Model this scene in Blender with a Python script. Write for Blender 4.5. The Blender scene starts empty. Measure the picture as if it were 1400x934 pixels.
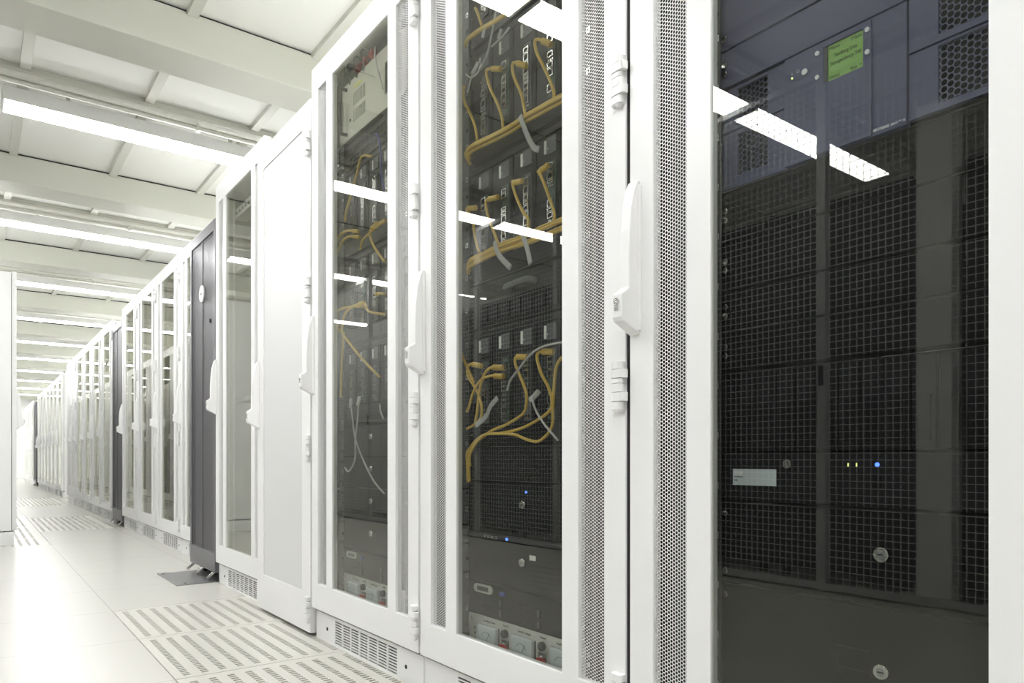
import bpy, bmesh, math, random
from mathutils import Vector, Matrix
random.seed(7)
S = bpy.context.scene
COL = S.collection
PI = math.pi

# ------------------------------------------------------------------ camera, light, exposure
F_PX = 979.5
YAW = math.atan(738 / F_PX)
cam = bpy.data.cameras.new('camera')
cam.sensor_width = 36.0
cam.lens = F_PX * 36.0 / 1400
cam.shift_y = 160 / 1400
cam.clip_start = 0.02
cam_o = bpy.data.objects.new('camera', cam)
cam_o.location = (0, 0, 0.66)
cam_o.rotation_euler = (PI / 2, 0, -YAW)
COL.objects.link(cam_o)
S.camera = cam_o
LAMP = 32.0                      # strength of the fluorescent diffusers, the room's only light
S.view_settings.view_transform = 'Standard'
S.view_settings.look = 'None'
S.view_settings.gamma = 1.0
S.view_settings.use_curve_mapping = False
S.view_settings.exposure = 0.0
W = bpy.data.worlds.new('world'); S.world = W
W.use_nodes = True
W.node_tree.nodes['Background'].inputs[0].default_value = (0.9, 0.95, 1, 1)
W.node_tree.nodes['Background'].inputs[1].default_value = 0.3
try:
    S.cycles.max_bounces = 14; S.cycles.diffuse_bounces = 7; S.cycles.glossy_bounces = 6
    S.cycles.transmission_bounces = 8; S.cycles.transparent_max_bounces = 24
    S.cycles.use_denoising = True
except Exception: pass

# ------------------------------------------------------------------ materials
def new_mat(name):
    m = bpy.data.materials.new(name); m.use_nodes = True
    return m, m.node_tree, m.node_tree.nodes['Principled BSDF']
def setp(b, k, v):
    if k in b.inputs: b.inputs[k].default_value = v
def M(name, col, rough=0.5, metal=0.0, spec=0.5, bump=0.0, bscale=400, var=0.0, emis=None, estr=0.0, vscale=2.0, coat=0.0):
    m, nt, b = new_mat(name)
    setp(b, 'Base Color', (*col, 1)); setp(b, 'Roughness', rough); setp(b, 'Metallic', metal); setp(b, 'Specular IOR Level', spec)
    setp(b, 'Coat Weight', coat)
    if emis: setp(b, 'Emission Color', (*emis, 1)); setp(b, 'Emission Strength', estr)
    tc = nt.nodes.new('ShaderNodeTexCoord')
    if var > 0:
        n = nt.nodes.new('ShaderNodeTexNoise'); n.inputs['Scale'].default_value = vscale
        n.inputs['Detail'].default_value = 4
        nt.links.new(tc.outputs['Object'], n.inputs['Vector'])
        mx = nt.nodes.new('ShaderNodeMix'); mx.data_type = 'RGBA'
        mx.inputs[6].default_value = (*[c * (1 - var) for c in col], 1); mx.inputs[7].default_value = (*[min(1, c * (1 + var)) for c in col], 1)
        nt.links.new(n.outputs['Fac'], mx.inputs[0]); nt.links.new(mx.outputs[2], b.inputs['Base Color'])
    if bump > 0:
        n = nt.nodes.new('ShaderNodeTexNoise'); n.inputs['Scale'].default_value = bscale
        nt.links.new(tc.outputs['Object'], n.inputs['Vector'])
        bp = nt.nodes.new('ShaderNodeBump'); bp.inputs['Strength'].default_value = bump; bp.inputs['Distance'].default_value = 0.001
        nt.links.new(n.outputs['Fac'], bp.inputs['Height']); nt.links.new(bp.outputs['Normal'], b.inputs['Normal'])
    return m
def node(nt, op, a=None, b=None):
    n = nt.nodes.new('ShaderNodeMath'); n.operation = op
    for i, v in enumerate((a, b)):
        if v is None: continue
        if isinstance(v, (int, float)): n.inputs[i].default_value = v
        else: nt.links.new(v, n.inputs[i])
    return n.outputs[0]
def perforated(name, col, rough, metal, pitch, rad):
    """sheet with a staggered pattern of punched round holes, transparent where the holes are"""
    m, nt, b = new_mat(name)
    setp(b, 'Base Color', (*col, 1)); setp(b, 'Roughness', rough); setp(b, 'Metallic', metal)
    tc = nt.nodes.new('ShaderNodeTexCoord'); sp = nt.nodes.new('ShaderNodeSeparateXYZ')
    nt.links.new(tc.outputs['Object'], sp.inputs[0])
    r3 = math.sqrt(3)
    def lattice(off):
        u = node(nt, 'ADD', node(nt, 'MULTIPLY', sp.outputs['Y'], 1 / (pitch * r3)), 100 + off)
        v = node(nt, 'ADD', node(nt, 'MULTIPLY', sp.outputs['Z'], 1 / pitch), 100 + off)
        fu = node(nt, 'MULTIPLY', node(nt, 'SUBTRACT', node(nt, 'FRACT', u), 0.5), r3)
        fv = node(nt, 'SUBTRACT', node(nt, 'FRACT', v), 0.5)
        return node(nt, 'ADD', node(nt, 'MULTIPLY', fu, fu), node(nt, 'MULTIPLY', fv, fv))
    d = node(nt, 'MINIMUM', lattice(0.0), lattice(0.5))
    h = node(nt, 'LESS_THAN', d, (rad / pitch) ** 2)
    tr = nt.nodes.new('ShaderNodeBsdfTransparent'); mx = nt.nodes.new('ShaderNodeMixShader')
    nt.links.new(h, mx.inputs[0]); nt.links.new(b.outputs[0], mx.inputs[1]); nt.links.new(tr.outputs[0], mx.inputs[2])
    nt.links.new(mx.outputs[0], nt.nodes['Material Output'].inputs['Surface'])
    return m
def glass(name, tint, ior):
    m, nt, b = new_mat(name); nt.nodes.remove(b)
    tr = nt.nodes.new('ShaderNodeBsdfTransparent'); tr.inputs[0].default_value = (*tint, 1)
    gl = nt.nodes.new('ShaderNodeBsdfGlossy'); gl.inputs['Roughness'].default_value = 0.0; gl.inputs['Color'].default_value = (1, 0.99, 0.93, 1)
    fr = nt.nodes.new('ShaderNodeFresnel'); ge = nt.nodes.new('ShaderNodeNewGeometry')
    # the pane is modelled without refraction, so both faces get the outside index
    k = node(nt, 'ADD', node(nt, 'MULTIPLY', ge.outputs['Backfacing'], 1 / ior - ior), ior)
    nt.links.new(k, fr.inputs['IOR'])
    mx = nt.nodes.new('ShaderNodeMixShader')
    nt.links.new(fr.outputs[0], mx.inputs[0]); nt.links.new(tr.outputs[0], mx.inputs[1]); nt.links.new(gl.outputs[0], mx.inputs[2])
    nt.links.new(mx.outputs[0], nt.nodes['Material Output'].inputs['Surface'])
    return m

WHITE = M('white powder coat', (0.87, 0.872, 0.862), 0.32, bump=0.05)
WHITE_IN = M('light grey inner steel', (0.62, 0.63, 0.61), 0.45, var=0.03)
RAILM = M('dark rack rail', (0.07, 0.073, 0.072), 0.45, 0.3)
INNER_SHADE = M('painted interior shade', (0.045, 0.045, 0.043), 0.6, spec=0.2, var=0.1, vscale=9)  # near-black tone put in for the shade inside the cabinets
PANEL = M('pale grey door panel', (0.72, 0.72, 0.715), 0.4)
PLASTIC = M('white plastic', (0.87, 0.87, 0.86), 0.3)
SEAM = M('black rubber seal and gap shade', (0.012, 0.012, 0.012), 0.7)  # real seals, and also the strips that paint shade into gaps
PERF = perforated('perforated white steel', (0.82, 0.82, 0.80), 0.4, 0.0, 0.0068, 0.00268)
PERF_F = perforated('fine perforated pale grey steel', (0.74, 0.75, 0.755), 0.4, 0.0, 0.0045, 0.0012)
PERF_D = perforated('fine perforated dark grey steel', (0.115, 0.11, 0.122), 0.35, 0.2, 0.006, 0.0022)
HEX = perforated('honeycomb black steel', (0.12, 0.125, 0.20), 0.5, 0.1, 0.0095, 0.0040)
GLASS = glass('door glass', (0.84, 0.85, 0.83), 1.46)
BLACK = M('black metal', (0.009, 0.009, 0.010), 0.42, spec=0.16, bump=0.1)
BLACK2 = M('matt black plastic', (0.014, 0.014, 0.016), 0.5, spec=0.16)
INK = M('blue black coated steel', (0.125, 0.13, 0.215), 0.5, spec=0.3, bump=0.25, bscale=900)
DGREY = M('dark grey coated metal', (0.135, 0.13, 0.142), 0.35, 0.2, bump=0.05)
MIDG = M('mid grey plastic', (0.10, 0.105, 0.11), 0.45, spec=0.3)
BEIGE = M('beige grey steel', (0.60, 0.59, 0.51), 0.45, var=0.03)
STEEL = M('bright steel', (0.62, 0.62, 0.60), 0.25, 1.0)
ZINC = M('zinc plated rail', (0.27, 0.29, 0.285), 0.42, 0.5, var=0.06, vscale=30)
YELLOW = M('yellow patch cable', (0.62, 0.42, 0.07), 0.4)
GREYC = M('pale grey cable', (0.52, 0.52, 0.50), 0.45)
BLACKC = M('black cable', (0.02, 0.02, 0.022), 0.5)
REDC = M('red plastic', (0.55, 0.02, 0.02), 0.35)
BLUEC = M('blue cable', (0.05, 0.07, 0.35), 0.4)
VELCRO = M('grey hook and loop', (0.42, 0.42, 0.41), 0.9)
LABELW = M('white paper label', (0.75, 0.75, 0.72), 0.6)
LABELY = M('yellow paper label', (0.75, 0.68, 0.12), 0.6)
GREENPCB = M('dark green circuit board', (0.04, 0.07, 0.05), 0.5)
LCD = M('green lit lcd', (0.1, 0.2, 0.05), 0.3, emis=(0.20, 0.34, 0.10), estr=0.5)
LEDB = M('blue led', (0.1, 0.2, 1), 0.3, emis=(0.05, 0.13, 1.0), estr=5)
LEDG = M('yellow led', (0.8, 0.9, 0.3), 0.3, emis=(0.8, 0.9, 0.25), estr=2.5)
PRINTW = M('white print', (0.8, 0.8, 0.85), 0.5)
PRINTK = M('black print', (0.03, 0.045, 0.03), 0.6)
METERF = M('meter face', (0.60, 0.66, 0.70), 0.25)
ALU = M('light aluminium front', (0.60, 0.60, 0.57), 0.4, 0.3)
LAMPM = M('lit diffuser', (0.9, 0.9, 0.9), 0.5, emis=(0.99, 0.992, 1.0), estr=LAMP)
CEIL = M('ceiling panel', (0.80, 0.80, 0.755), 0.65, var=0.015)
BEAM = M('beam paint', (0.575, 0.58, 0.51), 0.38, var=0.02)
RIB = M('ceiling rib', (0.60, 0.60, 0.54), 0.45)
GALV = M('galvanised conduit', (0.62, 0.62, 0.56), 0.3, 0.35)
WALLM = M('white wall', (0.80, 0.81, 0.80), 0.7, var=0.01)
DARKVOID = M('dark plenum', (0.012, 0.012, 0.012), 0.9)
TILE = M('perforated tile laminate', (0.585, 0.57, 0.515), 0.28)
MESHW = M('galvanised mesh wire', (0.86, 0.87, 0.87), 0.4)
GRACK = M('mid grey rack paint', (0.42, 0.42, 0.42), 0.5)
FENCEP = M('grey fence post', (0.46, 0.47, 0.47), 0.45)
PLATEG = M('grey steel floor plate', (0.22, 0.22, 0.22), 0.35, 0.5)

def floor_mat():
    m, nt, b = new_mat('raised floor laminate')
    tc = nt.nodes.new('ShaderNodeTexCoord'); sp = nt.nodes.new('ShaderNodeSeparateXYZ')
    nt.links.new(tc.outputs['Object'], sp.inputs[0])
    def edge(sock, off):
        fr = node(nt, 'FRACT', node(nt, 'ADD', node(nt, 'MULTIPLY', node(nt, 'SUBTRACT', sock, off), 1 / 0.6), 100))
        d = node(nt, 'SUBTRACT', 0.5, node(nt, 'ABSOLUTE', node(nt, 'SUBTRACT', fr, 0.5)))
        return node(nt, 'LESS_THAN', d, 0.0022)
    g = node(nt, 'MAXIMUM', edge(sp.outputs['X'], 0.483), edge(sp.outputs['Y'], 2.91))
    n = nt.nodes.new('ShaderNodeTexNoise'); n.inputs['Scale'].default_value = 1.2; n.inputs['Detail'].default_value = 5
    nt.links.new(tc.outputs['Object'], n.inputs['Vector'])
    cr = nt.nodes.new('ShaderNodeMix'); cr.data_type = 'RGBA'
    cr.inputs[6].default_value = (0.54, 0.53, 0.49, 1); cr.inputs[7].default_value = (0.575, 0.565, 0.52, 1)
    nt.links.new(n.outputs['Fac'], cr.inputs[0])
    mx = nt.nodes.new('ShaderNodeMix'); mx.data_type = 'RGBA'; mx.inputs[7].default_value = (0.36, 0.34, 0.30, 1)
    nt.links.new(g, mx.inputs[0]); nt.links.new(cr.outputs[2], mx.inputs[6]); nt.links.new(mx.outputs[2], b.inputs['Base Color'])
    setp(b, 'Roughness', 0.27); setp(b, 'Specular IOR Level', 0.22)
    n2 = nt.nodes.new('ShaderNodeTexNoise'); n2.inputs['Scale'].default_value = 6
    nt.links.new(tc.outputs['Object'], n2.inputs['Vector'])
    bp = nt.nodes.new('ShaderNodeBump'); bp.inputs['Strength'].default_value = 0.06; bp.inputs['Distance'].default_value = 0.01
    nt.links.new(n2.outputs['Fac'], bp.inputs['Height']); nt.links.new(bp.outputs['Normal'], b.inputs['Normal'])
    return m
FLOORM = floor_mat()

# ------------------------------------------------------------------ mesh helpers
class MB:
    def __init__(s): s.v = []; s.f = []; s.m = []; s.smooth = []; s.mi = 0; s.sm = False
    def face(s, pts):
        n = len(s.v); s.v.extend(pts); s.f.append(tuple(range(n, n + len(pts)))); s.m.append(s.mi); s.smooth.append(s.sm)
    def box(s, x0, x1, y0, y1, z0, z1):
        n = len(s.v)
        s.v.extend([(x, y, z) for x in (x0, x1) for y in (y0, y1) for z in (z0, z1)])
        for q in ((0, 1, 3, 2), (4, 6, 7, 5), (0, 4, 5, 1), (2, 3, 7, 6), (0, 2, 6, 4), (1, 5, 7, 3)):
            s.f.append(tuple(n + i for i in q)); s.m.append(s.mi); s.smooth.append(False)
        return s
    def prism(s, poly, a0, a1, fn):
        """poly: 2D points, extruded from a0 to a1; fn(p, q, a) -> xyz"""
        n = len(s.v); k = len(poly)
        s.v.extend([fn(p, q, a0) for p, q in poly] + [fn(p, q, a1) for p, q in poly])
        s.f.append(tuple(n + i for i in range(k))); s.f.append(tuple(n + k + i for i in reversed(range(k))))
        s.m += [s.mi] * 2; s.smooth += [False] * 2
        for i in range(k):
            j = (i + 1) % k
            s.f.append((n + i, n + k + i, n + k + j, n + j)); s.m.append(s.mi); s.smooth.append(s.sm)
        return s
    def cyl(s, c, axis, r, l, seg=16, r2=None):
        """centre of the first end c, along axis 'x','y','z' for length l"""
        r2 = r if r2 is None else r2
        n = len(s.v)
        for rr, d in ((r, 0), (r2, l)):
            for i in range(seg):
                a = 2 * PI * i / seg; p, q = rr * math.cos(a), rr * math.sin(a)
                s.v.append({'x': (c[0] + d, c[1] + p, c[2] + q), 'y': (c[0] + p, c[1] + d, c[2] + q), 'z': (c[0] + p, c[1] + q, c[2] + d)}[axis])
        s.f.append(tuple(n + i for i in range(seg))); s.f.append(tuple(n + seg + i for i in range(seg)))
        s.m += [s.mi] * 2; s.smooth += [False] * 2
        for i in range(seg):
            j = (i + 1) % seg
            s.f.append((n + i, n + j, n + seg + j, n + seg + i)); s.m.append(s.mi); s.smooth.append(True)
        return s
    def plate(s, d0, d1, us, vs, hole, fn=lambda d, u, v: (d, u, v)):
        """flat sheet cut by a grid; cells with hole(i,j) are left open"""
        U, V = len(us), len(vs); n = len(s.v)
        for d in (d0, d1):
            for u in us:
                for v in vs: s.v.append(fn(d, u, v))
        idx = lambda k, i, j: n + k * U * V + i * V + j
        sol = lambda i, j: 0 <= i < U - 1 and 0 <= j < V - 1 and not hole(i, j)
        def add(q): s.f.append(q); s.m.append(s.mi); s.smooth.append(False)
        for i in range(U - 1):
            for j in range(V - 1):
                if not sol(i, j): continue
                add((idx(0, i, j), idx(0, i, j + 1), idx(0, i + 1, j + 1), idx(0, i + 1, j)))
                add((idx(1, i, j), idx(1, i + 1, j), idx(1, i + 1, j + 1), idx(1, i, j + 1)))
                if not sol(i - 1, j): add((idx(0, i, j), idx(1, i, j), idx(1, i, j + 1), idx(0, i, j + 1)))
                if not sol(i + 1, j): add((idx(0, i + 1, j), idx(0, i + 1, j + 1), idx(1, i + 1, j + 1), idx(1, i + 1, j)))
                if not sol(i, j - 1): add((idx(0, i, j), idx(0, i + 1, j), idx(1, i + 1, j), idx(1, i, j)))
                if not sol(i, j + 1): add((idx(0, i, j + 1), idx(1, i, j + 1), idx(1, i + 1, j + 1), idx(0, i + 1, j + 1)))
        return s
    def tube(s, pts, r, seg=8, sub=6, flat=None):
        P = smooth_path(pts, sub) if sub > 1 else [Vector(p) for p in pts]
        n = len(s.v); up = Vector((1, 0, 0)); prev = None
        for i, p in enumerate(P):
            t = (P[min(i + 1, len(P) - 1)] - P[max(i - 1, 0)])
            t = t.normalized() if t.length > 1e-9 else Vector((0, 0, 1))
            if prev is None:
                a = up - t * up.dot(t)
                if a.length < 1e-3: a = Vector((0, 1, 0)) - t * t.y
                a.normalize()
            else:
                a = prev - t * prev.dot(t); a.normalize()
            prev = a; b = t.cross(a)
            for k in range(seg):
                th = 2 * PI * k / seg
                s.v.append(tuple(p + a * (math.cos(th) * (flat or r)) + b * (math.sin(th) * r)))
        for i in range(len(P) - 1):
            for k in range(seg):
                k2 = (k + 1) % seg
                s.f.append((n + i * seg + k, n + i * seg + k2, n + (i + 1) * seg + k2, n + (i + 1) * seg + k)); s.m.append(s.mi); s.smooth.append(True)
        s.f.append(tuple(n + k for k in range(seg))); s.f.append(tuple(n + (len(P) - 1) * seg + k for k in range(seg)))
        s.m += [s.mi] * 2; s.smooth += [False] * 2
        return s
    def mesh(s, name, mats):
        me = bpy.data.meshes.new(name)
        me.from_pydata([tuple(v) for v in s.v], [], s.f)
        for m in (mats if isinstance(mats, (list, tuple)) else [mats]): me.materials.append(m)
        me.polygons.foreach_set('material_index', s.m); me.polygons.foreach_set('use_smooth', s.smooth)
        bm = bmesh.new(); bm.from_mesh(me); bmesh.ops.recalc_face_normals(bm, faces=bm.faces); bm.to_mesh(me); bm.free()
        me.update()
        return me
def smooth_path(pts, sub):
    P = [Vector(p) for p in pts]
    if len(P) < 3: return P
    out = []
    for i in range(len(P) - 1):
        a, b, c, d = P[max(i - 1, 0)], P[i], P[i + 1], P[min(i + 2, len(P) - 1)]
        for k in range(sub):
            t = k / sub
            out.append(0.5 * ((2 * b) + (c - a) * t + (2 * a - 5 * b + 4 * c - d) * t * t + (3 * b - a - 3 * c + d) * t ** 3))
    out.append(P[-1])
    return out
def link(name, mb, mats, parent=None, bevel=0.0, loc=None):
    o = bpy.data.objects.new(name, mb.mesh(name, mats) if isinstance(mb, MB) else mb); COL.objects.link(o)
    if parent: o.parent = parent
    if loc: o.location = loc
    if bevel:
        b = o.modifiers.new('bevel', 'BEVEL'); b.width = bevel; b.segments = 2; b.limit_method = 'ANGLE'; b.angle_limit = math.radians(50)
        b.use_clamp_overlap = True
    return o
def tag(o, label, cat, group=None):
    o['label'] = label; o['category'] = cat
    if group: o['group'] = group
    return o
def thing(name, loc, label, cat, group=None, rz=0.0):
    o = bpy.data.objects.new(name, None); COL.objects.link(o); o.empty_display_size = 0.1
    o.location = loc; o.rotation_euler = (0, 0, rz)
    return tag(o, label, cat, group)
def struct(o): o['kind'] = 'structure'; return o
KIDS = {}
def copy_tree(o, parent=None):
    c = o.copy(); COL.objects.link(c); c.parent = parent
    for ch in list(o.children): copy_tree(ch, c)
    return c
def dup(o, loc, label, group=None, rz=None):
    c = copy_tree(o); c.location = loc
    if rz is not None: c.rotation_euler = (0, 0, rz)
    c['label'] = label
    if group: c['group'] = group
    return c
def text_mesh(body, size, extrude=0.0003, bold=0.0):
    cu = bpy.data.curves.new('lettering', 'FONT'); cu.body = body; cu.size = size; cu.extrude = extrude; cu.offset = bold
    cu.resolution_u = 3
    to = bpy.data.objects.new('lettering', cu); COL.objects.link(to)
    dg = bpy.context.evaluated_depsgraph_get(); dg.update()
    me = bpy.data.meshes.new_from_object(to.evaluated_get(dg))
    bpy.data.objects.remove(to); bpy.data.curves.remove(cu)
    return me
def put_text(name, body, size, parent, x, y, z, matl, bold=0.0, width=None):
    """lettering on a front that faces -x, starting at y (left end) with baseline z"""
    me = text_mesh(body, size, bold=bold)
    xs = [v.co.x for v in me.vertices]; w0 = max(xs) - min(xs) if xs else 1
    sx = (width / w0) if width else 1.0
    me.transform(Matrix(((0, 0, -1, x), (-sx, 0, 0, y), (0, 1, 0, z), (0, 0, 0, 1))))
    me.materials.clear(); me.materials.append(matl)
    return link(name, me, None, parent)

# ------------------------------------------------------------------ room
Y0, Y1, XL, XR, ZC = -2.6, 28.0, -4.6, 4.2, 2.757
TX0 = 0.483
perf_tiles = [(TX0, 0.51 + 0.6 * k) for k in range(5)] + [(TX0, 7.71 + 0.6 * k) for k in range(3)] + \
             [(TX0 - 0.6, 6.51 + 0.6 * k) for k in range(6)] + [(TX0, 11.91 + 0.6 * k) for k in range(4)] + [(TX0 - 0.6, 12.51 + 0.6 * k) for k in range(3)]
pset = {(round((x - TX0) / 0.6), round((y - 0.51) / 0.6)) for x, y in perf_tiles}
us = [XL] + [TX0 + 0.6 * i for i in range(-8, 7)]
us = [XL] + [u for u in us[1:] if XL < u < XR] + [XR]
vs = [Y0] + [0.51 + 0.6 * j for j in range(-5, 46) if Y0 < 0.51 + 0.6 * j < Y1] + [Y1]
def fhole(i, j): return (round((us[i] - TX0) / 0.6), round((vs[j] - 0.51) / 0.6)) in pset and i > 0 and j > 0
mb = MB().plate(0.0, -0.03, us, vs, fhole, lambda d, u, v: (u, v, d))
struct(link('floor', mb, FLOORM))
mb = MB().box(XL, XR, Y0, Y1, -0.42, -0.40)
struct(link('subfloor', mb, DARKVOID))
mb = MB().box(XL, XR, Y0, Y1, ZC, ZC + 0.05)
ceiling = struct(link('ceiling', mb, CEIL))
for i in range(-8, 7):
    x = 0.225 + 0.6 * i
    if XL < x < XR - 0.05: link('ceiling_rib', MB().box(x - 0.024, x + 0.024, Y0, Y1, ZC - 0.028, ZC), RIB, ceiling)
struct(link('wall_left', MB().box(XL - 0.1, XL, Y0, Y1, -0.42, ZC), WALLM))
struct(link('wall_right', MB().box(XR, XR + 0.1, Y0, Y1, -0.42, ZC), WALLM))
struct(link('wall_back', MB().box(XL, XR, Y1, Y1 + 0.1, -0.42, ZC), WALLM))
struct(link('wall_front', MB().box(XL, XR, Y0 - 0.1, Y0, -0.42, ZC), WALLM))
PITCH = 2.39
for k in range(-2, 11):
    y = 3.58 + PITCH * k
    if not (Y0 < y < Y1 - 0.3): continue
    mb = MB().box(XL, XR, y, y + 0.262, 2.553, ZC - 0.012)
    b = struct(link('trim_%d' % (k + 3), mb, BEAM, bevel=0.004))
    link('gap_shade_strip', MB().box(XL, XR, y + 0.012, y + 0.25, ZC - 0.0125, ZC - 0.001), SEAM, b)  # black strip painting the shade of the joint above the beam
for k in range(-2, 10):
    y = 4.645 + PITCH * k
    if y < Y0: continue
    mb = MB().box(XL, XR, y - 0.045, y + 0.045, ZC - 0.05, ZC - 0.03)
    mb.box(XL, XR, y - 0.028, y + 0.028, ZC - 0.03, ZC)
    cr = link('cross_runner', mb, RIB, ceiling)
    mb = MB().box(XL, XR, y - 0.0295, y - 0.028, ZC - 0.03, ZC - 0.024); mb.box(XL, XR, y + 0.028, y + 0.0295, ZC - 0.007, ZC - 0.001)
    link('gap_shade_strip', mb, SEAM, cr)  # thin black lines paint shade along the runner edges

# perforated floor tiles
def slot_tile():
    uu = [0.0]; sl = []
    for i in range(10):
        a = 0.024 + 0.0533 * i + 0.006
        uu += [a, a + 0.021]; sl.append(len(uu) - 2)
    uu.append(0.598)
    vv = [0.002]; vl = []
    for j in range(26):
        a = 0.03 + 0.0206 * j
        vv += [a, a + 0.0105]; vl.append(len(vv) - 2)
    vv.append(0.598); uu[0] = 0.002
    sk = 0.45
    return MB().plate(0.0, -0.004, uu, vv, lambda i, j: i in sl and j in vl, lambda d, u, v: (u, v, d))
tproto = None
order = ['first', 'second', 'third', 'fourth', 'fifth', 'sixth', 'seventh', 'eighth', 'ninth', 'tenth', 'eleventh', 'twelfth', 'thirteenth', 'fourteenth', 'fifteenth', 'sixteenth', 'seventeenth', 'eighteenth', 'nineteenth']
def place(n): return order[n] if n < len(order) else 'very far'
tl = []
near = ['hidden below the nearest door', 'under the middle glass door', 'at the foot of the second glass door', 'in front of the first glass-door plinth', 'beside the solid white door, last of the near strip']
for i, (x, y) in enumerate(perf_tiles):
    if i < 5: lab = 'slotted cream floor tile, ' + near[i]; g = 'slotted floor tiles by the near cabinets'
    elif i < 8: lab = 'slotted cream floor tile along the far right cabinets, %s in its strip' % place(i - 5); g = 'slotted floor tiles in the middle of the aisle'
    elif i < 14: lab = 'slotted cream floor tile beside the left white cabinet, %s going away' % place(i - 8); g = 'slotted floor tiles in the middle of the aisle'
    elif i < 18: lab = 'small distant slotted floor tile on the right, %s going away' % place(i - 14); g = 'slotted floor tiles far down the aisle'
    else: lab = 'small distant slotted floor tile on the left, %s going away' % place(i - 18); g = 'slotted floor tiles far down the aisle'
    if tproto is None:
        tproto = link('perforated_floor_tile', slot_tile(), TILE); o = tproto
    else:
        o = tproto.copy(); COL.objects.link(o)
    o.location = (x, y, 0.0); tag(o, lab, 'floor tile', g)

# ------------------------------------------------------------------ ceiling lights and conduits
lights = None; FZ = 2.595
def make_fixture():
    t = thing('fluorescent_light', (0, 0, FZ), 'x', 'ceiling light')
    prof = [(-0.083, 0.010), (-0.083, 0.085), (0.083, 0.085), (0.083, 0.010)]
    mb = MB().prism(prof, 0.0, 1.52, lambda p, q, a: (a, p, q))
    link('housing', mb, PLASTIC, t)
    mb = MB().prism([(-0.082, 0.010), (-0.078, 0.0), (0.078, 0.0), (0.082, 0.010)], 0.008, 1.512, lambda p, q, a: (a, p, q))
    link('diffuser', mb, LAMPM, t)
    for a in (0.0, 1.512): link('end_cap', MB().box(a, a + 0.008, -0.085, 0.085, -0.002, 0.086), PLASTIC, t)
    for a in (0.3, 1.2): link('hanger', MB().box(a, a + 0.02, -0.012, 0.012, 0.085, ZC - FZ), GALV, t)
    return t
xs = [(-2.98, 'far left'), (-1.425, 'left'), (0.13, 'over the aisle'), (1.685, 'over the right cabinets')]
for k in range(-2, 10):
    y = 4.825 + PITCH * k
    for x, nm in xs:
        row = place(k + 2)
        lab = 'lit fluorescent ceiling light, %s, %s row from the camera' % (nm, row)
        if lights is None: lights = make_fixture(); o = lights; o['label'] = lab; o['group'] = 'fluorescent ceiling lights'; o.location = (x, y, FZ)
        else: dup(lights, (x, y, FZ), lab, 'fluorescent ceiling lights')
def make_conduit():
    t = thing('ceiling_conduit', (0, 0, 0), 'x', 'pipe')
    link('pipe', MB().cyl((XL + 0.02, 0, 0), 'x', 0.0135, XR - XL - 0.04, 12), GALV, t)
    link('thin_pipe', MB().cyl((XL + 0.02, 0.045, 0.03), 'x', 0.006, XR - XL - 0.04, 8), GALV, t)
    for i in range(7):
        x = -3.9 + 1.25 * i
        mb = MB().box(x - 0.011, x + 0.011, -0.019, 0.019, -0.0165, 0.0165); mb.box(x - 0.004, x + 0.004, -0.004, 0.004, 0.0165, ZC - 0.05 - 2.672)
        link('clip', mb, GALV, t)
    return t
con = None
for k in range(-2, 10):
    y = 4.645 + PITCH * k
    lab = 'thin grey conduit clipped under the ceiling beside the %s light row' % place(k + 2)
    if con is None: con = make_conduit(); con['label'] = lab; con['group'] = 'ceiling conduits'; con.location = (0, y, 2.672)
    else: dup(con, (0, y, 2.672), lab, 'ceiling conduits')

# ------------------------------------------------------------------ cabinets
HZ = 1.0
def grille_cuts(a, b, n, gap):
    cuts = []; w = (b - a + gap) / n; op = []
    for i in range(n):
        cuts += [a + i * w, a + i * w + w - gap]
    return cuts
def hexa(r, n=10): return [(r * math.cos(2 * PI * i / n), r * math.sin(2 * PI * i / n)) for i in range(n)]
def handle_mb(y0):
    prof = [(0, 1.180), (-0.006, 1.182), (-0.014, 1.167), (-0.023, 1.13), (-0.028, 1.085), (-0.030, 1.03), (-0.030, 0.978), (-0.036, 0.972), (-0.050, 0.964), (-0.050, 0.921), (-0.046, 0.914), (-0.004, 0.893), (0, 0.893)]
    mb = MB().prism(prof, y0 - 0.025, y0, lambda p, q, a: (p, a, q))
    mb.box(-0.008, 0.0, y0 - 0.029, y0 + 0.002, 0.90, 1.172)
    return mb
def hinge_mb(yh, zc, s=-1):
    """stacked knuckle block at the door's hinge edge, two of the bands reaching over the gap"""
    mb = MB(); z0 = zc - 0.046
    zs = [0.0, 0.0145, 0.0155, 0.0325, 0.0338, 0.0495, 0.0503, 0.0595, 0.0603, 0.0765, 0.0778, 0.092]
    for i in range(0, len(zs), 2):
        wrap = i in (2, 8); D = 0.0165 if wrap else 0.0155
        ya = yh - (0.009 if wrap else 0.0005); yb = yh + 0.030
        prof = [(0.001 if not wrap else -0.003, ya)]
        for k in range(6):
            a = PI / 2 * k / 5; prof.append((-D + 0.008 * (1 - math.sin(a)), ya + 0.008 * (1 - math.cos(a))))
        for k in range(6):
            a = PI / 2 * k / 5; prof.append((-D + 0.012 * (1 - math.cos(a)), yb - 0.012 * (1 - math.sin(a))))
        prof.append((0.001 if not wrap else -0.003, yb))
        mb.prism(prof, z0 + zs[i], z0 + zs[i + 1], lambda p, q, a: (p, q, a))
    mb.cyl((-0.006, yh + 0.010, z0 - 0.006), 'z', 0.006, 0.006, 12, 0.009)
    return mb
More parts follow.
